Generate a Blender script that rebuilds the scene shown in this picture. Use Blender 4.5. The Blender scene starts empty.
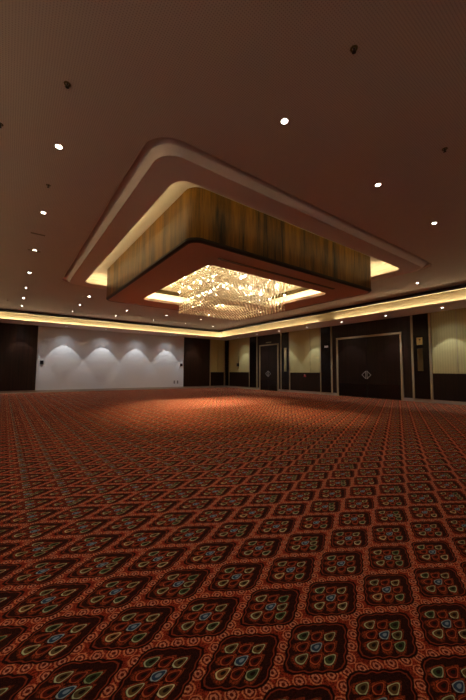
import bpy, bmesh, math, random
from mathutils import Vector, Matrix
random.seed(7)
sc = bpy.context.scene
COL = sc.collection
PI = math.pi

# ------------------------------------------------------------------ room numbers (metres)
XW, YW, XL, YF = 14.085, 20.22, -3.58, -5.6      # right, back, left, front walls
HS, HC = 3.70, 4.10                               # soffit height, main ceiling height
CX, CY = 5.26, 7.35                               # centre of the coffer
CAM_H = 1.2

# ------------------------------------------------------------------ helpers
def link(name, me, parent=None):
    o = bpy.data.objects.new(name, me)
    COL.objects.link(o)
    if parent is not None: o.parent = parent
    return o
def tag(o, label=None, cat=None, group=None, kind=None):
    if label: o['label'] = label
    if cat: o['category'] = cat
    if group: o['group'] = group
    if kind: o['kind'] = kind
    return o
def empty(name, loc, rz=0.0):
    o = link(name, None); o.location = loc; o.rotation_euler = (0, 0, rz); o.empty_display_size = .1
    return o
def mesh_obj(name, bm, mat, parent=None, smooth=False, bevel=0.0):
    me = bpy.data.meshes.new(name)
    bmesh.ops.recalc_face_normals(bm, faces=bm.faces[:])
    if smooth:
        for f in bm.faces: f.smooth = True
    bm.to_mesh(me); bm.free()
    me.materials.append(mat)
    o = link(name, me, parent)
    if bevel:
        m = o.modifiers.new('bevel', 'BEVEL'); m.width = bevel; m.segments = 2; m.limit_method = 'ANGLE'
    return o
def box(bm, x0, x1, y0, y1, z0, z1):
    vs = [bm.verts.new((x, y, z)) for z in (z0, z1) for (x, y) in ((x0, y0), (x1, y0), (x1, y1), (x0, y1))]
    for f in ((3, 2, 1, 0), (4, 5, 6, 7), (0, 1, 5, 4), (1, 2, 6, 5), (2, 3, 7, 6), (3, 0, 4, 7)):
        bm.faces.new([vs[i] for i in f])
def boxobj(name, b, mat, parent=None, bevel=0.0):
    bm = bmesh.new(); box(bm, *b); return mesh_obj(name, bm, mat, parent, bevel=bevel)
def loop_pts(cx, cy, hx, hy, r, k=10):
    r = max(r, 1e-4); pts = []
    for (sx, sy, a0) in ((1, 1, 0), (-1, 1, 90), (-1, -1, 180), (1, -1, 270)):
        ox, oy = cx + sx*(hx - r), cy + sy*(hy - r)
        for i in range(k + 1):
            a = math.radians(a0 + 90*i/k)
            pts.append((ox + r*math.cos(a), oy + r*math.sin(a)))
    return pts
def loft(bm, rings, close=False, k=10):
    """rings: (cx, cy, hx, hy, radius, z)"""
    prev = None; first = None
    for (cx, cy, hx, hy, r, z) in rings:
        vs = [bm.verts.new((x, y, z)) for x, y in loop_pts(cx, cy, hx, hy, r, k)]
        if prev:
            n = len(vs)
            for i in range(n):
                bm.faces.new((prev[i], prev[(i+1) % n], vs[(i+1) % n], vs[i]))
        else: first = vs
        prev = vs
    if close:
        n = len(first)
        for i in range(n):
            bm.faces.new((prev[i], prev[(i+1) % n], first[(i+1) % n], first[i]))
    return first, prev
def lathe(bm, prof, n=20, cap=False):
    rings = []
    for (r, z) in prof:
        rings.append([bm.verts.new((r*math.cos(2*PI*i/n), r*math.sin(2*PI*i/n), z)) for i in range(n)])
    for a, b in zip(rings, rings[1:]):
        for i in range(n): bm.faces.new((a[i], a[(i+1) % n], b[(i+1) % n], b[i]))
    if cap: bm.faces.new(rings[0]); bm.faces.new(rings[-1])
def copy_tree(o, parent=None):
    c = o.copy(); COL.objects.link(c)
    if parent is not None: c.parent = parent
    for ch in list(o.children): copy_tree(ch, c)
    return c

# ------------------------------------------------------------------ node helpers
class NT:
    def __init__(s, name):
        s.mat = bpy.data.materials.new(name); s.mat.use_nodes = True
        s.t = s.mat.node_tree; s.t.nodes.clear(); s.n = s.t.nodes; s.l = s.t.links
        s.out = s.n.new('ShaderNodeOutputMaterial')
    def put(s, sock, v):
        if isinstance(v, bpy.types.NodeSocket): s.l.new(v, sock)
        elif isinstance(v, (tuple, list)):
            sock.default_value = (*v, 1) if (len(v) == 3 and sock.type == 'RGBA') else v
        else: sock.default_value = v
    def m(s, op, a, b=None, c=None, clamp=False):
        n = s.n.new('ShaderNodeMath'); n.operation = op; n.use_clamp = clamp
        for i, v in enumerate((a, b, c)):
            if v is not None: s.put(n.inputs[i], v)
        return n.outputs[0]
    def mix(s, f, a, b, mode='MIX'):
        n = s.n.new('ShaderNodeMix'); n.data_type = 'RGBA'; n.blend_type = mode
        s.put(n.inputs[0], f); s.put(n.inputs[6], a); s.put(n.inputs[7], b)
        return n.outputs[2]
    def coord(s, which='Object'):
        return s.n.new('ShaderNodeTexCoord').outputs[which]
    def geo(s): return s.n.new('ShaderNodeNewGeometry').outputs['Position']
    def sep(s, v):
        n = s.n.new('ShaderNodeSeparateXYZ'); s.l.new(v, n.inputs[0]); return n.outputs
    def comb(s, x, y, z):
        n = s.n.new('ShaderNodeCombineXYZ')
        for i, v in enumerate((x, y, z)): s.put(n.inputs[i], v)
        return n.outputs[0]
    def mapping(s, v, scale):
        n = s.n.new('ShaderNodeMapping'); s.l.new(v, n.inputs[0]); n.inputs['Scale'].default_value = scale; return n.outputs[0]
    def noise(s, v, scale, detail=3, rough=.5):
        n = s.n.new('ShaderNodeTexNoise'); s.l.new(v, n.inputs['Vector']); n.inputs['Scale'].default_value = scale
        n.inputs['Detail'].default_value = detail; n.inputs['Roughness'].default_value = rough
        return n.outputs['Fac']
    def ramp(s, f, stops):
        n = s.n.new('ShaderNodeValToRGB'); s.l.new(f, n.inputs[0]); e = n.color_ramp.elements
        while len(e) < len(stops): e.new(.5)
        for i, (p, c) in enumerate(stops): e[i].position = p; e[i].color = (*c, 1)
        return n.outputs[0]
    def smooth(s, x, lo, hi):
        """1 where x<lo, 0 where x>hi"""
        n = s.n.new('ShaderNodeMapRange'); n.interpolation_type = 'SMOOTHSTEP'
        s.put(n.inputs['Value'], x); s.put(n.inputs['From Min'], lo); s.put(n.inputs['From Max'], hi)
        n.inputs['To Min'].default_value = 1; n.inputs['To Max'].default_value = 0
        return n.outputs[0]
    def bump(s, h, dist=.002, strength=.5):
        n = s.n.new('ShaderNodeBump'); n.inputs['Distance'].default_value = dist; n.inputs['Strength'].default_value = strength
        s.l.new(h, n.inputs['Height']); return n.outputs[0]
    def pbsdf(s, color, rough=.5, metal=0, spec=.5, normal=None, **kw):
        n = s.n.new('ShaderNodeBsdfPrincipled'); s.put(n.inputs['Base Color'], color); s.put(n.inputs['Roughness'], rough)
        s.put(n.inputs['Metallic'], metal); n.inputs['Specular IOR Level'].default_value = spec
        if normal is not None: s.l.new(normal, n.inputs['Normal'])
        for k, v in kw.items(): s.put(n.inputs[k], v)
        s.l.new(n.outputs[0], s.out.inputs[0]); return s.mat
def simple(name, col, rough=.5, metal=0, spec=.5, var=.08, nscale=20):
    t = NT(name); f = t.noise(t.coord(), nscale)
    c = t.mix(f, tuple(x*(1-var) for x in col), tuple(min(1, x*(1+var)) for x in col))
    return t.pbsdf(c, rough, metal, spec)
def emis(name, col, strength):
    t = NT(name); n = t.n.new('ShaderNodeEmission'); n.inputs[0].default_value = (*col, 1); n.inputs[1].default_value = strength
    t.l.new(n.outputs[0], t.out.inputs[0]); return t.mat

# ------------------------------------------------------------------ light levels
WARM = (1.0, .78, .43); COOL = (.93, .95, 1.0)
LED_COVE, LED_SLOT, LED_CHAND = 150.0, 24.0, 80.0
E_DOWN, E_WASH, E_SPILL, E_PIN, BULB = 42.0, 92.0, 30.0, 480.0, 560.0

# ------------------------------------------------------------------ carpet
def carpet():
    t = NT('carpet'); P = t.sep(t.coord())
    A, B = .605, .2846
    wn = t.noise(t.coord(), 45, 2)
    jx = t.m('MULTIPLY', t.m('SUBTRACT', wn, .5), .010)
    x = t.m('ADD', t.m('SUBTRACT', P[0], 1.159), jx); y = t.m('SUBTRACT', P[1], 1.235)
    ux, uy, vx, vy = .3060, -.1420, .3042, .1475        # the two repeat vectors of the weave
    det = ux*vy - vx*uy
    S = t.m('SUBTRACT', t.m('MULTIPLY', x, vy/det), t.m('MULTIPLY', y, vx/det))
    T = t.m('SUBTRACT', t.m('MULTIPLY', y, ux/det), t.m('MULTIPLY', x, uy/det))
    ci, cj = t.m('ROUND', S), t.m('ROUND', T)
    s, u = t.m('SUBTRACT', S, ci), t.m('SUBTRACT', T, cj)
    def met(ds, dt):     # distance in lattice side lengths
        q = t.m('ADD', t.m('ADD', t.m('MULTIPLY', ds, ds), t.m('MULTIPLY', dt, dt)), t.m('MULTIPLY', t.m('MULTIPLY', ds, dt), 1.276))
        return t.m('SQRT', t.m('MAXIMUM', q, 0))
    # position inside the repeat, in centimetres along (R) and across (L) the weave
    R = t.m('MULTIPLY', t.m('ADD', t.m('MULTIPLY', s, ux), t.m('MULTIPLY', u, vx)), 100)
    L = t.m('MULTIPLY', t.m('ADD', t.m('MULTIPLY', s, uy), t.m('MULTIPLY', u, vy)), 100)
    pw = lambda a, e: t.m('POWER', t.m('ABSOLUTE', a), e)
    th = t.m('ARCTAN2', t.m('MULTIPLY', L, 1.4), R)
    mw = t.m('POWER', t.m('ADD', pw(t.m('DIVIDE', R, 20.2), 1.14), pw(t.m('DIVIDE', L, 13.3), 1.14)), 1/1.14)
    mw = t.m('ADD', mw, t.m('MULTIPLY', t.m('COSINE', t.m('MULTIPLY', th, 16)), .024))
    # rosettes: five to a side along the net between the motifs
    rs, ru = t.m('MULTIPLY', t.m('ADD', s, .5), 5), t.m('MULTIPLY', t.m('ADD', u, .5), 5)
    qs, qu = t.m('ROUND', rs), t.m('ROUND', ru)
    ds = t.m('DIVIDE', t.m('SUBTRACT', rs, qs), 5); dt = t.m('DIVIDE', t.m('SUBTRACT', ru, qu), 5)
    edge = t.m('MAXIMUM', t.m('GREATER_THAN', t.m('ABSOLUTE', t.m('SUBTRACT', qs, 2.5)), 2.2), t.m('GREATER_THAN', t.m('ABSOLUTE', t.m('SUBTRACT', qu, 2.5)), 2.2))
    d = t.m('ADD', met(ds, dt), t.m('MULTIPLY', t.m('SUBTRACT', 1, edge), 1))
    n2 = t.noise(t.coord(), 130, 3, .7)
    ang = t.m('ARCTAN2', ds, dt)
    dd = t.m('ADD', d, t.m('MULTIPLY', t.m('SINE', t.m('MULTIPLY', ang, 9)), .005))
    k = t.ramp(n2, [(.38, (0, 0, 0)), (.62, (1, 1, 1))])
    band = t.mix(k, (.07, .005, .002), (.54, .060, .022))
    band = t.mix(t.smooth(dd, .082, .092), band, t.mix(k, (.60, .11, .04), (1.0, .36, .14)))
    band = t.mix(t.smooth(d, .062, .068), band, t.mix(k, (.09, .006, .004), (.26, .022, .009)))
    band = t.mix(t.smooth(dd, .040, .050), band, t.mix(k, (.5, .10, .04), (1.0, .42, .22)))
    band = t.mix(t.smooth(d, .018, .026), band, (.14, .014, .007))
    inner = t.mix(k, (.006, .003, .002), (.05, .008, .004))
    # nine drops set in a diamond
    RA, LA = 9.4, 7.1
    a_, b_ = t.m('DIVIDE', R, RA), t.m('DIVIDE', L, LA)
    cl = lambda v: t.m('MINIMUM', t.m('MAXIMUM', t.m('ROUND', v), -1), 1)
    ki, kj = cl(t.m('ADD', a_, b_)), cl(t.m('SUBTRACT', b_, a_))
    pr = t.m('ADD', t.m('SUBTRACT', R, t.m('MULTIPLY', t.m('SUBTRACT', ki, kj), RA/2)), .5)
    pl = t.m('SUBTRACT', L, t.m('MULTIPLY', t.m('ADD', ki, kj), LA/2))
    X = t.m('DIVIDE', pr, 3.5)
    Y = t.m('MULTIPLY', t.m('DIVIDE', pl, 1.72), t.m('POWER', 1.75, X))
    q = t.m('SQRT', t.m('ADD', t.m('MULTIPLY', X, X), t.m('MULTIPLY', Y, Y)))
    wno = t.n.new('ShaderNodeTexWhiteNoise'); wno.noise_dimensions = '3D'
    vari = t.m('MODULO', t.m('ADD', t.m('ADD', ci, 3000), t.m('MULTIPLY', t.m('ADD', cj, 3000), 2)), 4)
    t.l.new(t.comb(t.m('ADD', t.m('MULTIPLY', ki, 1.7), 9), t.m('ADD', t.m('MULTIPLY', kj, 2.3), 5), vari), wno.inputs[0])
    rv = wno.outputs['Value']
    par = t.m('MULTIPLY', t.m('ABSOLUTE', t.m('MODULO', t.m('ADD', ki, kj), 2)), t.m('LESS_THAN', rv, .78))   # 0 coloured, 1 red
    ring = t.ramp(rv, [(0, (.90, .70, .24)), (.3, (1.0, .92, .50)), (.55, (.24, .34, .13)), (.8, (.72, .74, .36)), (1, (.16, .28, .12))])
    fill = t.ramp(rv, [(0, (.34, .09, .02)), (.3, (.07, .11, .04)), (.55, (.025, .06, .015)), (.8, (.16, .08, .02)), (1, (.03, .09, .04))])
    ring = t.mix(par, ring, (.62, .11, .034)); fill = t.mix(par, fill, (.11, .009, .005))
    cen = t.smooth(t.m('ADD', t.m('ABSOLUTE', ki), t.m('ABSOLUTE', kj)), .3, .6)
    ring = t.mix(cen, ring, (.42, .52, .46)); fill = t.mix(cen, fill, (.02, .07, .12))
    inner = t.mix(t.smooth(q, 1.2, 1.6), inner, t.mix(k, (.05, .006, .002), (.55, .080, .022)))
    inner = t.mix(t.smooth(q, 1.04, 1.12), inner, (.03, .006, .003))
    inner = t.mix(t.smooth(q, .94, 1.04), inner, ring)
    inner = t.mix(t.smooth(q, .76, .85), inner, fill)
    inner = t.mix(t.smooth(q, .34, .44), inner, t.mix(cen, (.012, .008, .004), (.25, .36, .42)))
    # outline stack
    col = t.mix(t.smooth(mw, 1.02, 1.05), band, (.014, .004, .003))
    col = t.mix(t.smooth(mw, .955, .97), col, (.30, .04, .014))
    col = t.mix(t.smooth(mw, .915, .93), col, inner)
    pile = t.noise(t.coord(), 900, 1)
    col = t.mix(t.m('MULTIPLY', t.m('SUBTRACT', pile, .2), .5, clamp=True), col, (0, 0, 0))
    big = t.noise(t.coord(), .6, 2)
    col = t.mix(t.m('MULTIPLY', big, .25), col, (.05, .01, .006))
    mt = t.pbsdf(col, .95, 0, .05, t.bump(pile, .004, .6))
    b = mt.node_tree.nodes['Principled BSDF']
    b.inputs['Sheen Weight'].default_value = .04; b.inputs['Sheen Tint'].default_value = (1, .4, .2, 1); b.inputs['Sheen Roughness'].default_value = .4
    return mt

# ------------------------------------------------------------------ other materials
def wood(name, c0, c1, rough=.40, sx=14.0, spec=.28, lo=.33, hi=.62):
    t = NT(name); v = t.mapping(t.geo(), (sx, sx, .35))
    f = t.noise(v, 1.0, 6, .65); g = t.noise(t.mapping(t.geo(), (60, 60, 1.2)), 1.5, 3)
    k = t.m('ADD', t.m('MULTIPLY', f, .75), t.m('MULTIPLY', g, .25))
    c = t.ramp(k, [(lo, c0), (hi, c1)])
    return t.pbsdf(c, rough, 0, spec, t.bump(g, .0006, .3))
def plaster(name, col, perf=False, rough=.85):
    t = NT(name); f = t.noise(t.geo(), 3, 4)
    c = t.mix(f, tuple(x*.96 for x in col), col)
    if perf:      # small round acoustic perforations
        P = t.sep(t.geo()); p = 1/.022
        fx = t.m('SUBTRACT', t.m('FRACT', t.m('MULTIPLY', P[0], p)), .5); fy = t.m('SUBTRACT', t.m('FRACT', t.m('MULTIPLY', P[1], p)), .5)
        d = t.m('SQRT', t.m('ADD', t.m('MULTIPLY', fx, fx), t.m('MULTIPLY', fy, fy)))
        c = t.mix(t.m('MULTIPLY', t.smooth(d, .2, .27), .5), c, tuple(x*.35 for x in col))
    return t.pbsdf(c, rough, 0, .2)
def fabric(name, col):
    t = NT(name); P = t.sep(t.geo())
    h = t.m('ADD', P[0], P[1])
    st = t.m('MULTIPLY', t.m('ADD', t.m('SINE', t.m('MULTIPLY', h, 2*PI/.09)), 1), .5)
    n = t.noise(t.mapping(t.geo(), (30, 30, 4)), 2, 4)
    k = t.m('ADD', t.m('MULTIPLY', st, .4), t.m('MULTIPLY', n, .6))
    c = t.mix(k, tuple(x*.72 for x in col), col)
    return t.pbsdf(c, .8, 0, .2, t.bump(st, .003, .5))

M = {}
M['carpet'] = carpet()
M['ceil'] = plaster('ceiling_plaster', (.56, .475, .43), perf=True)
M['soffit'] = plaster('soffit_plaster', (.84, .82, .78))
M['cove'] = plaster('cove_plaster', (.72, .66, .54))
M['cove_dim'] = plaster('dimmed_cove_plaster', (.46, .40, .30))  # cove plaster with dimming put into its colour, so the LED glow fades upward
M['ring'] = plaster('coffer_plaster', (.68, .58, .54))
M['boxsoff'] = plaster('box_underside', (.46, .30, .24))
M['white'] = plaster('white_wall', (.75, .76, .745))
M['wood'] = wood('dark_wood', (.004, .0016, .0008), (.017, .006, .0028))
M['wood2'] = wood('walnut_wood', (.006, .002, .001), (.030, .010, .004))
M['lacquer'] = wood('black_brown_lacquer', (.003, .0015, .001), (.010, .0045, .003), .25)
M['gold'] = wood('gold_veneer', (.005, .002, .0006), (.25, .115, .009), .36, 3.6, .32, .38, .62)
M['dark'] = simple('dark_metal', (.012, .009, .008), .4, .3)
M['black'] = simple('black_plastic', (.006, .006, .007), .35)
M['beige'] = simple('beige_metal', (.42, .33, .19), .4, .25)
M['stone'] = simple('beige_stone', (.42, .36, .29), .45, 0, .4, .15, 6)
M['fabric'] = fabric('olive_fabric', (.56, .50, .22))
M['brass'] = simple('brass', (.65, .50, .20), .3, .6)
M['bronze'] = simple('bronze_plate', (.12, .085, .03), .35, .6)
M['bronzelit'] = simple('pale_bronze', (.30, .25, .13), .45, .2)
M['chrome'] = simple('brushed_steel', (.55, .55, .55), .35, .9)
M['trimwhite'] = simple('white_trim', (.7, .68, .64), .4)
M['red'] = simple('red_plastic', (.45, .02, .02), .4)
M['pink'] = simple('pale_button', (.7, .55, .5), .4)
M['mirror'] = simple('bronze_mirror', (.10, .075, .04), .12, .9)
M['signw'] = simple('pale_sign', (.62, .62, .68), .4)
M['led'] = emis('led_warm', WARM, LED_COVE)
M['led_slot'] = emis('led_slot', WARM, LED_SLOT)
M['led_low'] = emis('led_slot_dimmed', WARM, LED_SLOT*.35)
M['led_ch'] = emis('led_chandelier', (1.0, .78, .42), LED_CHAND)
M['lens'] = emis('downlight_lens', (1.0, .98, .95), 60)
M['lens_dim'] = emis('wallwash_lens', (1.0, .95, .88), 25)
M['bulb'] = emis('bulb', (1.0, .86, .60), BULB)
def crystal():
    t = NT('crystal')
    tr = t.n.new('ShaderNodeBsdfTranslucent'); tr.inputs[0].default_value = (.97, .92, .80, 1)
    df = t.n.new('ShaderNodeBsdfDiffuse'); df.inputs[0].default_value = (.93, .89, .78, 1)
    gl = t.n.new('ShaderNodeBsdfGlossy'); gl.inputs[0].default_value = (1, .95, .82, 1); gl.inputs['Roughness'].default_value = .12
    m1 = t.n.new('ShaderNodeMixShader'); m1.inputs[0].default_value = .45; t.l.new(df.outputs[0], m1.inputs[1]); t.l.new(tr.outputs[0], m1.inputs[2])
    m2 = t.n.new('ShaderNodeMixShader'); m2.inputs[0].default_value = .35; t.l.new(m1.outputs[0], m2.inputs[1]); t.l.new(gl.outputs[0], m2.inputs[2])
    t.l.new(m2.outputs[0], t.out.inputs[0]); return t.mat
M['crystal'] = crystal()

# ------------------------------------------------------------------ floor and walls
def struct(o): return tag(o, kind='structure')
struct(boxobj('floor', (XL-.15, XW+.15, YF-.15, YW+.15, -.1, 0), M['carpet']))
struct(boxobj('wall_back', (XL-.15, XW+.15, YW, YW+.15, 0, 4.6), M['white']))
struct(boxobj('wall_right', (XW, XW+.15, YF, YW, 0, 4.6), M['wood2']))
struct(boxobj('wall_left', (XL-.15, XL, YF, YW, 0, 4.6), M['white']))
struct(boxobj('wall_front', (XL-.15, XW+.15, YF-.15, YF, 0, 4.6), M['white']))
struct(boxobj('baseboard_back', (XL, XW, YW-.035, YW, 0, .13), M['stone'], bevel=.006))
struct(boxobj('baseboard_left', (XL, XL+.035, YF, YW-.035, 0, .13), M['stone'], bevel=.006))
struct(boxobj('baseboard_front', (XL+.035, XW-.035, YF, YF+.035, 0, .13), M['stone'], bevel=.006))

# door openings on the right wall (y ranges)
D1 = (14.30, 16.12); D2 = (6.58, 9.95)
bm = bmesh.new()
for a, b in ((YF, D2[0]), (D2[1], D1[0]), (D1[1], YW-.035)): box(bm, XW-.035, XW, a, b, 0, .13)
struct(mesh_obj('baseboard_right', bm, M['stone'], bevel=.006))

# ------------------------------------------------------------------ ceiling
RX, RY = (XL+XW)/2, (YF+YW)/2; HX, HY = (XW-XL)/2, (YW-YF)/2
def per(d, z): return (RX, RY, HX-d, HY-d, 0, z)
def cof(h, z, r): return (CX, CY, h, h, r, z)
bm = bmesh.new(); loft(bm, [per(2.2, HC), cof(3.98, HC, .40)]); 
struct(mesh_obj('ceiling', bm, M['ceil']))
bm = bmesh.new(); loft(bm, [per(2.2, HC+.01), per(2.2, HC-.13), per(2.12, HC-.13), per(2.12, HC+.01)], close=True)
struct(mesh_obj('trim_1', bm, M['dark']))                                    # dark edge of the main ceiling
bm = bmesh.new(); loft(bm, [per(2.11, HC-.06), per(2.11, 4.42), per(1.45, 4.42), per(1.35, 4.39), per(1.27, 4.31), per(1.24, 4.20), per(1.24, HS+.012)])
cv = struct(mesh_obj('trim_2', bm, M['cove_dim']))                               # the lit perimeter cove
bm = bmesh.new(); loft(bm, [per(1.24, HS+.012), per(1.56, HS+.012), per(1.57, HS+.035), per(1.60, HS+.035), per(1.60, HS), per(0, HS)])
struct(mesh_obj('trim_3', bm, M['soffit']))                                  # soffit along the walls
def strip(b, mat=None, par=None): return boxobj('led_strip', b, mat or M['led'], par)
z0, z1 = HS+.014, HS+.022
GA, GB = 9.15, 10.15
strip((XL+1.252, XW-1.252, YW-1.272, YW-1.252, z0, z1), par=cv)
strip((XW-1.272, XW-1.252, GB, YW-1.33, z0, z1), par=cv)
strip((XW-1.272, XW-1.252, YF+1.33, GA, z0, z1), par=cv)
strip((XL+1.252, XL+1.272, YF+1.33, YW-1.33, z0, z1), par=cv)
strip((XL+1.252, XW-1.252, YF+1.252, YF+1.272, z0, z1), par=cv)

# coffer ring: coved moulding, flat ring, light slot
bm = bmesh.new()
loft(bm, [cof(3.985, HC-.004, .40), cof(3.98, HC-.004, .40), cof(3.98, HC+.07, .40), cof(3.93, HC+.07, .38), cof(3.90, HC+.04, .36), cof(3.87, HC+.005, .34), cof(3.84, HC-.025, .33), cof(3.815, HC-.05, .32), cof(3.80, HC-.068, .31),
          cof(3.79, HC-.076, .30), cof(3.78, HC-.076, .30), cof(3.77, HC-.07, .30), cof(3.38, HC-.07, .26), cof(3.38, HC-.035, .26), cof(3.42, HC-.035, .26), cof(3.42, HC-.055, .26), cof(3.69, HC-.055, .3)])
struct(mesh_obj('trim_4', bm, M['ring']))
bm = bmesh.new()
a, b = loft(bm, [cof(3.70, HC-.055, .3), cof(3.70, 4.30, .3), cof(3.62, 4.39, .28), cof(2.60, 4.39, .2)])
sl = struct(mesh_obj('trim_5', bm, M['cove']))
for sx in (-1, 1):
    strip((min(CX+sx*3.55, CX+sx*3.51), max(CX+sx*3.55, CX+sx*3.51), CY-3.2, CY+3.2, HC-.05, HC-.042), M['led_slot'] , sl)
    strip((CX-3.2, CX+3.2, min(CY+sx*3.55, CY+sx*3.51), max(CY+sx*3.55, CY+sx*3.51), HC-.05, HC-.042), M['led_slot'] if sx > 0 else M['led_low'], sl)

# ------------------------------------------------------------------ suspended box
ZB = 3.42
bx = empty('suspended_ceiling_box', (CX, CY, ZB))
tag(bx, 'large square gold veneered box hanging from the ceiling around the chandelier', 'ceiling feature')
bm = bmesh.new(); loft(bm, [(0, 0, 2.86, 2.86, .24, .07), (0, 0, 2.86, 2.86, .24, 4.385-ZB), (0, 0, 2.82, 2.82, .22, 4.385-ZB), (0, 0, 2.82, 2.82, .22, .07)], close=True, k=16)
mesh_obj('veneer_side', bm, M['gold'], bx)
bm = bmesh.new(); loft(bm, [(0, 0, 2.80, 2.80, .20, 0), (0, 0, 2.83, 2.83, .22, 0), (0, 0, 2.865, 2.865, .24, .03), (0, 0, 2.865, 2.865, .24, .07), (0, 0, 2.80, 2.80, .20, .07)], close=True, k=16)
mesh_obj('edge_trim', bm, M['dark'], bx)
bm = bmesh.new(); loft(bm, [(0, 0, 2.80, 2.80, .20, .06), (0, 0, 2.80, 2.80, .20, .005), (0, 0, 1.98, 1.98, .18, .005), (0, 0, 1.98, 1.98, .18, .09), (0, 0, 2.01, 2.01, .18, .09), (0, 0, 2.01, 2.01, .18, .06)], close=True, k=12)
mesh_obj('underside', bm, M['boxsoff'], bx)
bm = bmesh.new(); loft(bm, [(0, 0, 2.02, 2.02, .28, .064), (0, 0, 2.40, 2.40, .3, .064), (0, 0, 2.40, 2.40, .3, .40)], k=12)
mesh_obj('recess_wall', bm, M['cove'], bx)
bm = bmesh.new(); loft(bm, [(0, 0, 2.40, 2.40, .3, .40), (0, 0, 2.36, 2.36, .3, .40), (0, 0, 2.36, 2.36, .3, .54), (0, 0, 2.40, 2.40, .3, .54)], k=12)
mesh_obj('mirror_band', bm, M['mirror'], bx)
bm = bmesh.new(); a, b = loft(bm, [(0, 0, 2.40, 2.40, .3, .54), (0, 0, 2.40, 2.40, .3, .72), (0, 0, 2.3, 2.3, .3, .82), (0, 0, .2, .2, .1, .82)], k=12); bm.faces.new(b)
mesh_obj('recess_ceiling', bm, M['cove'], bx)
for sx in (-1, 1):
    boxobj('led_strip', (min(sx*2.2, sx*2.24), max(sx*2.2, sx*2.24), -1.95, 1.95, .068, .076), M['led_ch'], bx)
    boxobj('led_strip', (-1.95, 1.95, min(sx*2.2, sx*2.24), max(sx*2.2, sx*2.24), .068, .076), M['led_ch'], bx)
boxobj('air_slot', (3.25-CX, 6.95-CX, 4.93-CY, 5.01-CY, -.004, .006), M['dark'], bx)

# ------------------------------------------------------------------ chandelier
ch = empty('chandelier', (CX, CY, 4.22))
tag(ch, 'square crystal chandelier with many hanging glass strands, glowing warm in the ceiling recess', 'chandelier')
bm = bmesh.new(); box(bm, -1.5, 1.5, -1.5, 1.5, -.03, .015); mesh_obj('canopy_plate', bm, M['cove'], ch, bevel=.01)
def strand_bm(bm, x, y, zb, ph):
    """a hanging wire with crystals threaded in three tiers; zb is the lowest crystal, below the plate"""
    N = 5; drops = []
    for base, n in ((zb, 4), (zb+.52, 3), (zb+.93, 2)):
        for k in range(n):
            z = base + .05 + k*.088
            if z < -.06: drops.append((z, k == 0))
    a = [bm.verts.new((x+.0022*math.cos(q), y+.0022*math.sin(q), zb+.05)) for q in (0, 2.09, 4.19)]
    b = [bm.verts.new((x+.0022*math.cos(q), y+.0022*math.sin(q), -.03)) for q in (0, 2.09, 4.19)]
    for i in range(3): bm.faces.new((a[i], a[(i+1) % 3], b[(i+1) % 3], b[i]))
    for z, last in drops:
        rr, hh = (.040, .105) if last else (.029, .078)
        top = bm.verts.new((x, y, z+hh*.45)); bot = bm.verts.new((x, y, z-hh*.55))
        ring = [bm.verts.new((x+rr*math.cos(ph+z*40+2*PI*i/N), y+rr*math.sin(ph+z*40+2*PI*i/N), z-.1*hh)) for i in range(N)]
        for i in range(N):
            bm.faces.new((top, ring[i], ring[(i+1) % N])); bm.faces.new((bot, ring[(i+1) % N], ring[i]))
spots = []
NG = 23; hw = 1.35
for i in range(NG):
    for j in range(NG):
        x, y = -hw+2*hw*i/(NG-1), -hw+2*hw*j/(NG-1)
        m_ = max(abs(x), abs(y))
        if abs(x) > 1.25 and abs(y) > 1.25: continue
        if m_ > 1.17: zb = 3.66
        elif m_ > .8: zb = 2.95
        elif m_ > .45: zb = 3.10
        else: zb = 3.25
        zb += random.uniform(-.008, .008)
        spots.append((x, y, zb-4.22))
near = sorted(spots, key=lambda p: (p[0]+CX)**2 + (p[1]+CY)**2)[:100]
ns = set(near); rest = bmesh.new(); 
for (x, y, zb) in spots:
    if (x, y, zb) in ns:
        b_ = bmesh.new(); strand_bm(b_, 0, 0, zb, random.random()*6)
        o = mesh_obj('crystal_strand', b_, M['crystal'], ch); o.location = (x, y, 0)
    else: strand_bm(rest, x, y, zb, random.random()*6)
tag(mesh_obj('crystal_strand', rest, M['crystal'], ch), kind='stuff')
bb = bmesh.new(); bmesh.ops.create_icosphere(bb, subdivisions=1, radius=.013)
b0 = mesh_obj('bulb', bb, M['bulb'], ch, smooth=True)
first = True
for i in range(8):
    for j in range(8):
        o = b0 if first else b0.copy()
        if not first: COL.objects.link(o); o.parent = ch
        first = False
        o.location = (-1.12+.32*i, -1.12+.32*j, (-.26, -.42, -.60, -.80)[(i+2*j) % 4])

# ------------------------------------------------------------------ downlights
def make_downlight(name, r, lens, lamp_e, col, ang, blend):
    root = empty(name, (0, 0, 0))
    bm = bmesh.new(); lathe(bm, [(r*1.45, 0), (r*1.45, -.006), (r*1.2, -.010), (r*1.0, -.004), (r*.98, 0)], 24)
    mesh_obj('trim_ring', bm, M['trimwhite'], root, smooth=True)
    bm = bmesh.new(); lathe(bm, [(r*.98, -.0015), (r*.5, -.004), (.001, -.005)], 20)
    mesh_obj('lens', bm, lens, root, smooth=True)
    ld = bpy.data.lights.new('lamp', 'SPOT'); ld.energy = lamp_e; ld.color = col; ld.spot_size = math.radians(ang); ld.spot_blend = blend; ld.shadow_soft_size = .03
    lo = bpy.data.objects.new('lamp', ld); COL.objects.link(lo); lo.parent = root; lo.location = (0, 0, -.03)
    return root
proto = make_downlight('ceiling_downlight', .034, M['lens'], E_DOWN, COOL, 92, .8)
spots_m = []
cols = [.41, 2.46, 4.5, 6.55, 8.57, 10.58]; rows = [2.39, 4.42, 6.5, 8.7, 10.84, 12.9, 14.8, 16.65]
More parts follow.
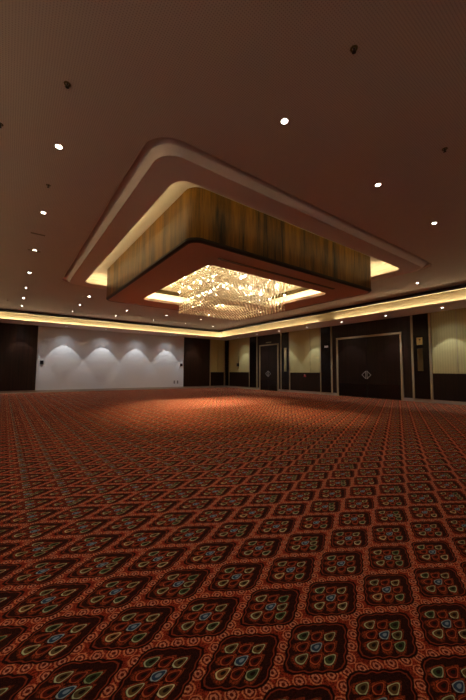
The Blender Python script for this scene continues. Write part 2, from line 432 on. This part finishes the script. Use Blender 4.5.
for y in rows:
    for x in cols:
        if abs(x-CX) < 4.2 and abs(y-CY) < 4.2: continue
        if y < 3 and x > 8: continue
        if x > 10 and 5 < y < 14: continue
        spots_m.append((x, y))
ORD = ['first', 'second', 'third', 'fourth', 'fifth', 'sixth', 'seventh', 'eighth']
for i, (x, y) in enumerate(spots_m):
    o = proto if i == 0 else copy_tree(proto)
    o.location = (x, y, HC)
    ci, ri = cols.index(x), rows.index(y)
    if ri == 0: lab = 'round ceiling downlight in the row nearest the camera, %s from the left' % ORD[ci]
    elif ci == 0: lab = 'round ceiling downlight left of the coffer, %s in the column going back' % ORD[ri]
    elif ci == 5: lab = 'round ceiling downlight right of the coffer, the %s one of its column' % {1: 'nearest', 6: 'middle', 7: 'farthest'}[ri]
    else: lab = 'round ceiling downlight beyond the coffer, row %s from the back wall, %s from the left' % (ORD[7-ri], ORD[ci])
    tag(o, lab, 'downlight', 'downlights in the main ceiling')
pw = make_downlight('soffit_downlight', .045, M['lens_dim'], E_WASH, COOL, 70, .12)
ld = bpy.data.lights.new('spill_lamp', 'SPOT'); ld.energy = E_SPILL; ld.color = COOL; ld.spot_size = math.radians(125); ld.spot_blend = 1; ld.shadow_soft_size = .03
lo = bpy.data.objects.new('spill_lamp', ld); COL.objects.link(lo); lo.parent = pw; lo.location = (0, 0, -.03)
k = 0
for i, x in enumerate([-1.5, .55, 2.62, 4.72, 6.82, 8.95, 11.0]):
    o = pw if k == 0 else copy_tree(pw); k += 1
    o.location = (x, YW-.68, HS)
    lab = 'small soffit downlight washing the back wall, %s from the left' % ORD[i]
    tag(o, lab, 'downlight', 'downlights in the soffit')
for i, y in enumerate([17.6, 15.5, 13.45, 11.28, 9.1, 6.88, 4.7, 2.5]):
    o = copy_tree(pw); o.location = (XW-.80, y, HS)
    tag(o, 'small soffit downlight along the right wall, %s from the far corner' % ORD[i], 'downlight', 'downlights in the soffit')
pp = make_downlight('recess_spotlight', .035, M['lens_dim'], E_PIN, (1.0, .80, .55), 56, 1.0)
k = 0
for i, (dx, dy) in enumerate([(-1, -1), (1, -1), (1, 1), (-1, 1), (0, 1), (1, 0), (0, -1), (-1, 0)]):
    if i in (0, 6): continue
    o = pp if k == 0 else copy_tree(pp); k += 1
    o.location = (CX+dx*1.60, CY+dy*1.60, 4.237)
    w = ['nearest corner', 'right corner', 'far corner', 'left corner', 'far left edge', 'far right edge', 'near right edge', 'near left edge'][i]
    tag(o, 'small spotlight in the glowing chandelier recess at its %s' % w, 'spotlight', 'spotlights around the chandelier')

ps = make_downlight('slot_downlight', .035, M['lens_dim'], E_PIN*2.6, (1.0, .84, .60), 70, 1.0)
for i, x in enumerate([5.4, 6.6, 7.8]):
    o = ps if i == 0 else copy_tree(ps)
    o.location = (x, CY+3.22, 4.386)
    tag(o, 'small downlight in the light slot behind the hanging box, %s from the left' % ORD[i], 'downlight', 'downlights in the coffer slot')
for i, x in enumerate([-1.5, .55, 2.6, 4.62, 6.65, 8.75, 10.95]):  # unseen wall washers, added to bounce neutral light onto the ceiling
    o = copy_tree(pw); o.location = (x, YF+.68, HS)
    tag(o, 'added unseen soffit downlight on the wall behind the camera, %s from the left' % ORD[i], 'downlight', 'downlights in the soffit')
for i, y in enumerate([4.7, 2.5, .4, -1.7]):  # more unseen washers, added to brighten the ceiling by way of the left wall
    o = copy_tree(pw); o.location = (XL+.75, y, HS)
    tag(o, 'added unseen soffit downlight along the left wall, %s from the back' % ORD[i], 'downlight', 'downlights in the soffit')
# sprinklers
def make_sprinkler():
    r = empty('sprinkler_head', (0, 0, 0))
    bm = bmesh.new(); lathe(bm, [(.045, 0), (.043, -.006), (.024, -.010), (.02, -.002)], 20); mesh_obj('escutcheon', bm, M['bronze'], r, smooth=True)
    bm = bmesh.new(); lathe(bm, [(.012, 0), (.012, -.022), (.006, -.03), (.004, -.045)], 10); mesh_obj('nozzle', bm, M['dark'], r)
    bm = bmesh.new(); lathe(bm, [(.002, -.044), (.024, -.046), (.024, -.049), (.002, -.050)], 12); mesh_obj('deflector', bm, M['dark'], r)
    return r
sp = make_sprinkler()
SP = [((2.38, 1.45), 'at the top, above and right of the nearest downlight'), ((4.45, 1.47), 'near the right edge of the photo'), ((.36, 3.37), 'at upper left between two downlights'),
      ((-.2, 4.42), 'at the far left edge of the photo'), ((.39, 5.47), 'left of the coffer between two downlights'), ((-.11, 15.64), 'far left near the back wall cove'), ((5.52, 15.86), 'beyond the coffer near the back wall cove')]
for i, ((x, y), w) in enumerate(SP):
    o = sp if i == 0 else copy_tree(sp); o.location = (x, y, HC)
    o.scale = (.75, .75, .75); tag(o, 'dark ceiling sprinkler head ' + w, 'sprinkler', 'ceiling sprinkler heads')
# two faint ceiling air slots
for i, y in enumerate((7.62, 8.75)):
    o = boxobj('ceiling_air_slot', (-.13, .13, -.03, .03, -.004, .0), M['bronze']); o.location = (.4, y, HC)
    tag(o, 'short dark air slot in the ceiling left of the coffer, %s one' % ('nearer' if i == 0 else 'farther'), 'vent', 'ceiling air slots')

# ------------------------------------------------------------------ back wall panels
T = .03
def wall_panel_back(x0, x1, name, lab, cat, mat, z0=.13, z1=HS, t=.05):
    o = boxobj(name, (0, x1-x0, -t, 0, 0, z1-z0), mat, None, bevel=.004); o.location = (x0, YW, z0)
    return tag(o, lab, cat)
wall_panel_back(XL+.04, 1.31, 'wood_wall_panel', 'dark brown wood panel at the left end of the back wall', 'wall panel', M['wood2'])
wall_panel_back(10.34, 12.52, 'wood_wall_panel', 'dark brown wood panel on back wall right of the white wall', 'wall panel', M['wood2'])
wall_panel_back(13.95, XW-.06, 'corner_wood_strip', 'narrow dark wood strip on the back wall at the far corner', 'wall panel', M['lacquer'])
for (x0, w) in ((12.54, 'left of'), (13.86, 'right of')):
    o = boxobj('metal_trim_strip', (0, .07, -.065, 0, 0, HS-.13), M['beige']); o.location = (x0, YW, .13)
    tag(o, 'vertical beige trim strip %s the back wall fabric panel' % w, 'trim strip', 'vertical trim strips')
fp = empty('fabric_wall_panel', (12.62, YW, .13)); tag(fp, 'narrow olive fabric panel over dark wainscot on the back wall', 'wall panel', 'fabric wall panels')
boxobj('fabric_board', (0, .60, -.05, 0, 1.06, HS-.13), M['fabric'], fp, bevel=.006); boxobj('fabric_board', (.61, 1.23, -.05, 0, 1.06, HS-.13), M['fabric'], fp, bevel=.006)
boxobj('wainscot', (0, 1.23, -.045, 0, 0, 1.05), M['wood'], fp, bevel=.004)
# seams of the white partition
for i in range(1, 8):
    pass

# ------------------------------------------------------------------ right wall
def rb(name, y0, y1, z0, z1, t, mat, parent=None, bevel=0.0, x=0.0):
    """box on the right wall"""
    b = (-t-x, -x, 0, y1-y0, 0, z1-z0)
    if parent is None:
        o = boxobj(name, b, mat, None, bevel); o.location = (XW, y0, z0)
    else:
        o = boxobj(name, b, mat, parent, bevel); o.location = (XW-parent.location[0], y0-parent.location[1], z0-parent.location[2])
    return o
def fabric_panel(y0, y1, seam, lab, sm='dark'):
    p = empty('fabric_wall_panel', (XW, y0, .13)); tag(p, lab, 'wall panel', 'fabric wall panels')
    rb('fabric_board', y0, seam-.012, 1.19, HS, .05, M['fabric'], p, .006); rb('fabric_board', seam+.012, y1, 1.19, HS, .05, M['fabric'], p, .006)
    rb('wainscot', y0, y1, .13, 1.18, .045, M['wood'], p, .004)
    rb('seam_strip', seam-.010, seam+.010, 1.19, HS, .054 if sm != 'dark' else .03, M[sm], p)
fabric_panel(17.28, 19.68, 18.5, 'olive fabric panel over dark wainscot nearest the far corner on the right wall')
fabric_panel(11.04, 13.27, 11.72, 'olive fabric panel over dark wainscot between the single door and the wide double door')
fabric_panel(3.10, 5.40, 4.52, 'olive fabric panel over dark wainscot at the right edge of the photo', 'beige')
for y, w in ((19.70, 'nearest the far corner'), (17.20, 'on the near side of the corner fabric panel'), (16.38, 'on the far side of the single door'), (14.02, 'on the near side of the single door'),
             (13.29, 'on the far side of the middle fabric panel'), (10.96, 'on the near side of the middle fabric panel'), (10.24, 'on the far side of the double door'), (6.12, 'on the near side of the double door'), (5.42, 'on the far side of the rightmost fabric panel')):
    wd = .08 if y < 7 else .06
    o = rb('metal_trim_strip', y, y+wd, .13, HS, .065, M['beige']); tag(o, 'vertical beige trim strip ' + w, 'trim strip', 'vertical trim strips')
for y0, y1, w in ((19.77, YW-.06, 'in the far corner of the right wall'), (16.46, 17.19, 'between corner fabric panel and single door'), (13.36, 14.01, 'with a pale upright plate beside the single door'),
                  (10.31, 10.95, 'with a small pale sign left of the double door'), (5.51, 6.11, 'with a brass plaque right of the double door')):
    o = rb('dark_pilaster', y0, y1, .13, HS, .055, M['lacquer'], None, .004, x=.001); tag(o, 'tall dark lacquered wall pilaster ' + w, 'pilaster', 'dark wall pilasters')
# doors
def door(n, y0, y1, h, fw):
    d = empty('door_%d' % n, (XW, (y0+y1)/2, 0)); struct(d)
    bm = bmesh.new(); c = (y0+y1)/2; a, b = y0-c, y1-c
    box(bm, -.075, 0, a, a+fw, 0, h); box(bm, -.075, 0, b-fw, b, 0, h); box(bm, -.075, 0, a+fw, b-fw, h-fw, h)
    mesh_obj('door_frame', bm, M['beige'], d, bevel=.004)
    for s in (-1, 1):
        y_a, y_b = (a+fw+.005, -.004) if s < 0 else (.004, b-fw-.005)
        lf = boxobj('door_leaf', (-.045, 0, y_a, y_b, .01, h-fw-.005), M['wood'], d, bevel=.004)
        boxobj('kick_plate', (-.049, -.045, y_a+.03, y_b-.03, .04, .66), M['lacquer'], lf)
        # half of a diamond-shaped pull
        bm = bmesh.new(); R_, r_ = .21, .012; zc = 1.10
        pts = [(s*.035, zc+R_-.03), (s*(R_+.02), zc), (s*.035, zc-R_+.03)]
        for (p, q) in ((pts[0], pts[1]), (pts[1], pts[2]), (pts[2], pts[0])):
            P, Q = Vector((-.095, p[0], p[1])), Vector((-.095, q[0], q[1])); dv = Q-P
            mt = Matrix.Translation((P+Q)/2) @ dv.to_track_quat('Z', 'Y').to_matrix().to_4x4()
            bmesh.ops.create_cone(bm, cap_ends=True, segments=10, radius1=r_, radius2=r_, depth=dv.length+.01, matrix=mt)
        for p in (pts[0], pts[2]):
            bmesh.ops.create_cone(bm, cap_ends=True, segments=8, radius1=.008, radius2=.008, depth=.05, matrix=Matrix.Translation((-.07, p[0], p[1])) @ Matrix.Rotation(PI/2, 4, 'Y'))
        mesh_obj('door_handle', bm, M['chrome'], lf, smooth=False)
    return d
door(1, D1[0], D1[1], 3.05, .07); door(2, D2[0], D2[1], 3.02, .09)
o = rb('door_sign', 15.0, 15.5, 3.16, 3.22, .02, M['bronzelit']); tag(o, 'thin pale plate above the single door', 'sign')
# plates, plaque, signs, switches
p = rb('sconce_plate', 13.55, 13.76, 1.25, 2.72, .03, M['bronzelit'], None, .006, x=.056); tag(p, 'tall narrow pale bronze plate beside the single door', 'wall plate', 'upright wall plates')
p = rb('sconce_plate', 5.74, 5.95, 1.29, 2.22, .025, M['bronze'], None, .006, x=.056); tag(p, 'tall narrow dark bronze plate under the brass plaque', 'wall plate', 'upright wall plates')
pl = empty('brass_plaque', (XW-.056, 5.74, 2.39)); tag(pl, 'small bright brass plaque right of the double door', 'plaque')
boxobj('plate', (-.03, 0, 0, .22, 0, .31), M['brass'], pl, bevel=.006)
bm = bmesh.new(); box(bm, -.034, -.03, .06, .13, .19, .25); box(bm, -.034, -.03, .09, .10, .08, .20); mesh_obj('emblem', bm, M['bronze'], pl)
p = rb('wall_sign', 10.46, 10.70, 2.56, 2.66, .015, M['signw'], None, .003, x=.056); tag(p, 'small pale rectangular sign on dark pilaster left of double door', 'sign')
fa = empty('fire_call_point', (XW-.046, 12.03, 1.00)); tag(fa, 'red fire call point on wainscot below the middle fabric panel', 'fire alarm')
boxobj('housing', (-.05, 0, 0, .13, -.06, .07), M['red'], fa, bevel=.006); boxobj('button', (-.055, -.05, .04, .09, .04, .085), M['pink'], fa)
w = empty('wall_speaker', (XW-.051, 18.44, 1.62)); tag(w, 'small black box on the far corner fabric panel', 'wall box')
boxobj('housing', (-.09, 0, 0, .2, 0, .23), M['black'], w, bevel=.008); boxobj('cable', (-.012, -.0, .095, .107, .23, .75), M['dark'], w); boxobj('cable', (-.012, -.0, .085, .115, -.18, 0), M['dark'], w)
for (x, z, lab) in ((1.47, 1.57, 'black control box at the left end of the white wall'), (10.06, 1.58, 'black control box at the right end of the white wall')):
    w = empty('control_box', (x, YW, z)); tag(w, lab, 'control box', 'black control boxes')
    boxobj('housing', (0, .17, -.05, 0, 0, .2), M['black'], w, bevel=.006); boxobj('display', (.03, .14, -.053, -.05, .1, .17), M['dark'], w)
for (x, wl) in ((9.58, 'left'), (9.84, 'right')):
    w = empty('wall_socket', (x, YW, .36)); tag(w, 'small grey floor-level wall socket, %s one of the pair' % wl, 'socket', 'wall sockets')
    boxobj('plate', (0, .09, -.012, 0, 0, .2), M['dark'], w, bevel=.003); boxobj('insert', (.02, .07, -.015, -.012, .06, .14), M['chrome'], w)

# ------------------------------------------------------------------ camera
cam = bpy.data.cameras.new('camera'); co = bpy.data.objects.new('camera', cam); COL.objects.link(co)
cam.sensor_fit = 'VERTICAL'; cam.sensor_height = 36; cam.lens = 36*309.13/700
yaw, pitch, roll = .6305, .0709, .0064
co.rotation_mode = 'QUATERNION'
fwd = Vector((math.sin(yaw)*math.cos(pitch), math.cos(yaw)*math.cos(pitch), math.sin(pitch)))
q = fwd.to_track_quat('-Z', 'Y')
co.rotation_quaternion = q @ Matrix.Rotation(roll, 3, "Z").to_quaternion()
co.location = (0, 0, CAM_H); cam.clip_start = .02; cam.clip_end = 200
sc.camera = co

w = bpy.data.worlds.new('world'); sc.world = w; w.use_nodes = True
w.node_tree.nodes['Background'].inputs[0].default_value = (0, 0, 0, 1)
sc.view_settings.view_transform = 'Standard'; sc.view_settings.look = 'None'; sc.view_settings.gamma = 1
sc.view_settings.exposure = 0; sc.view_settings.use_curve_mapping = False
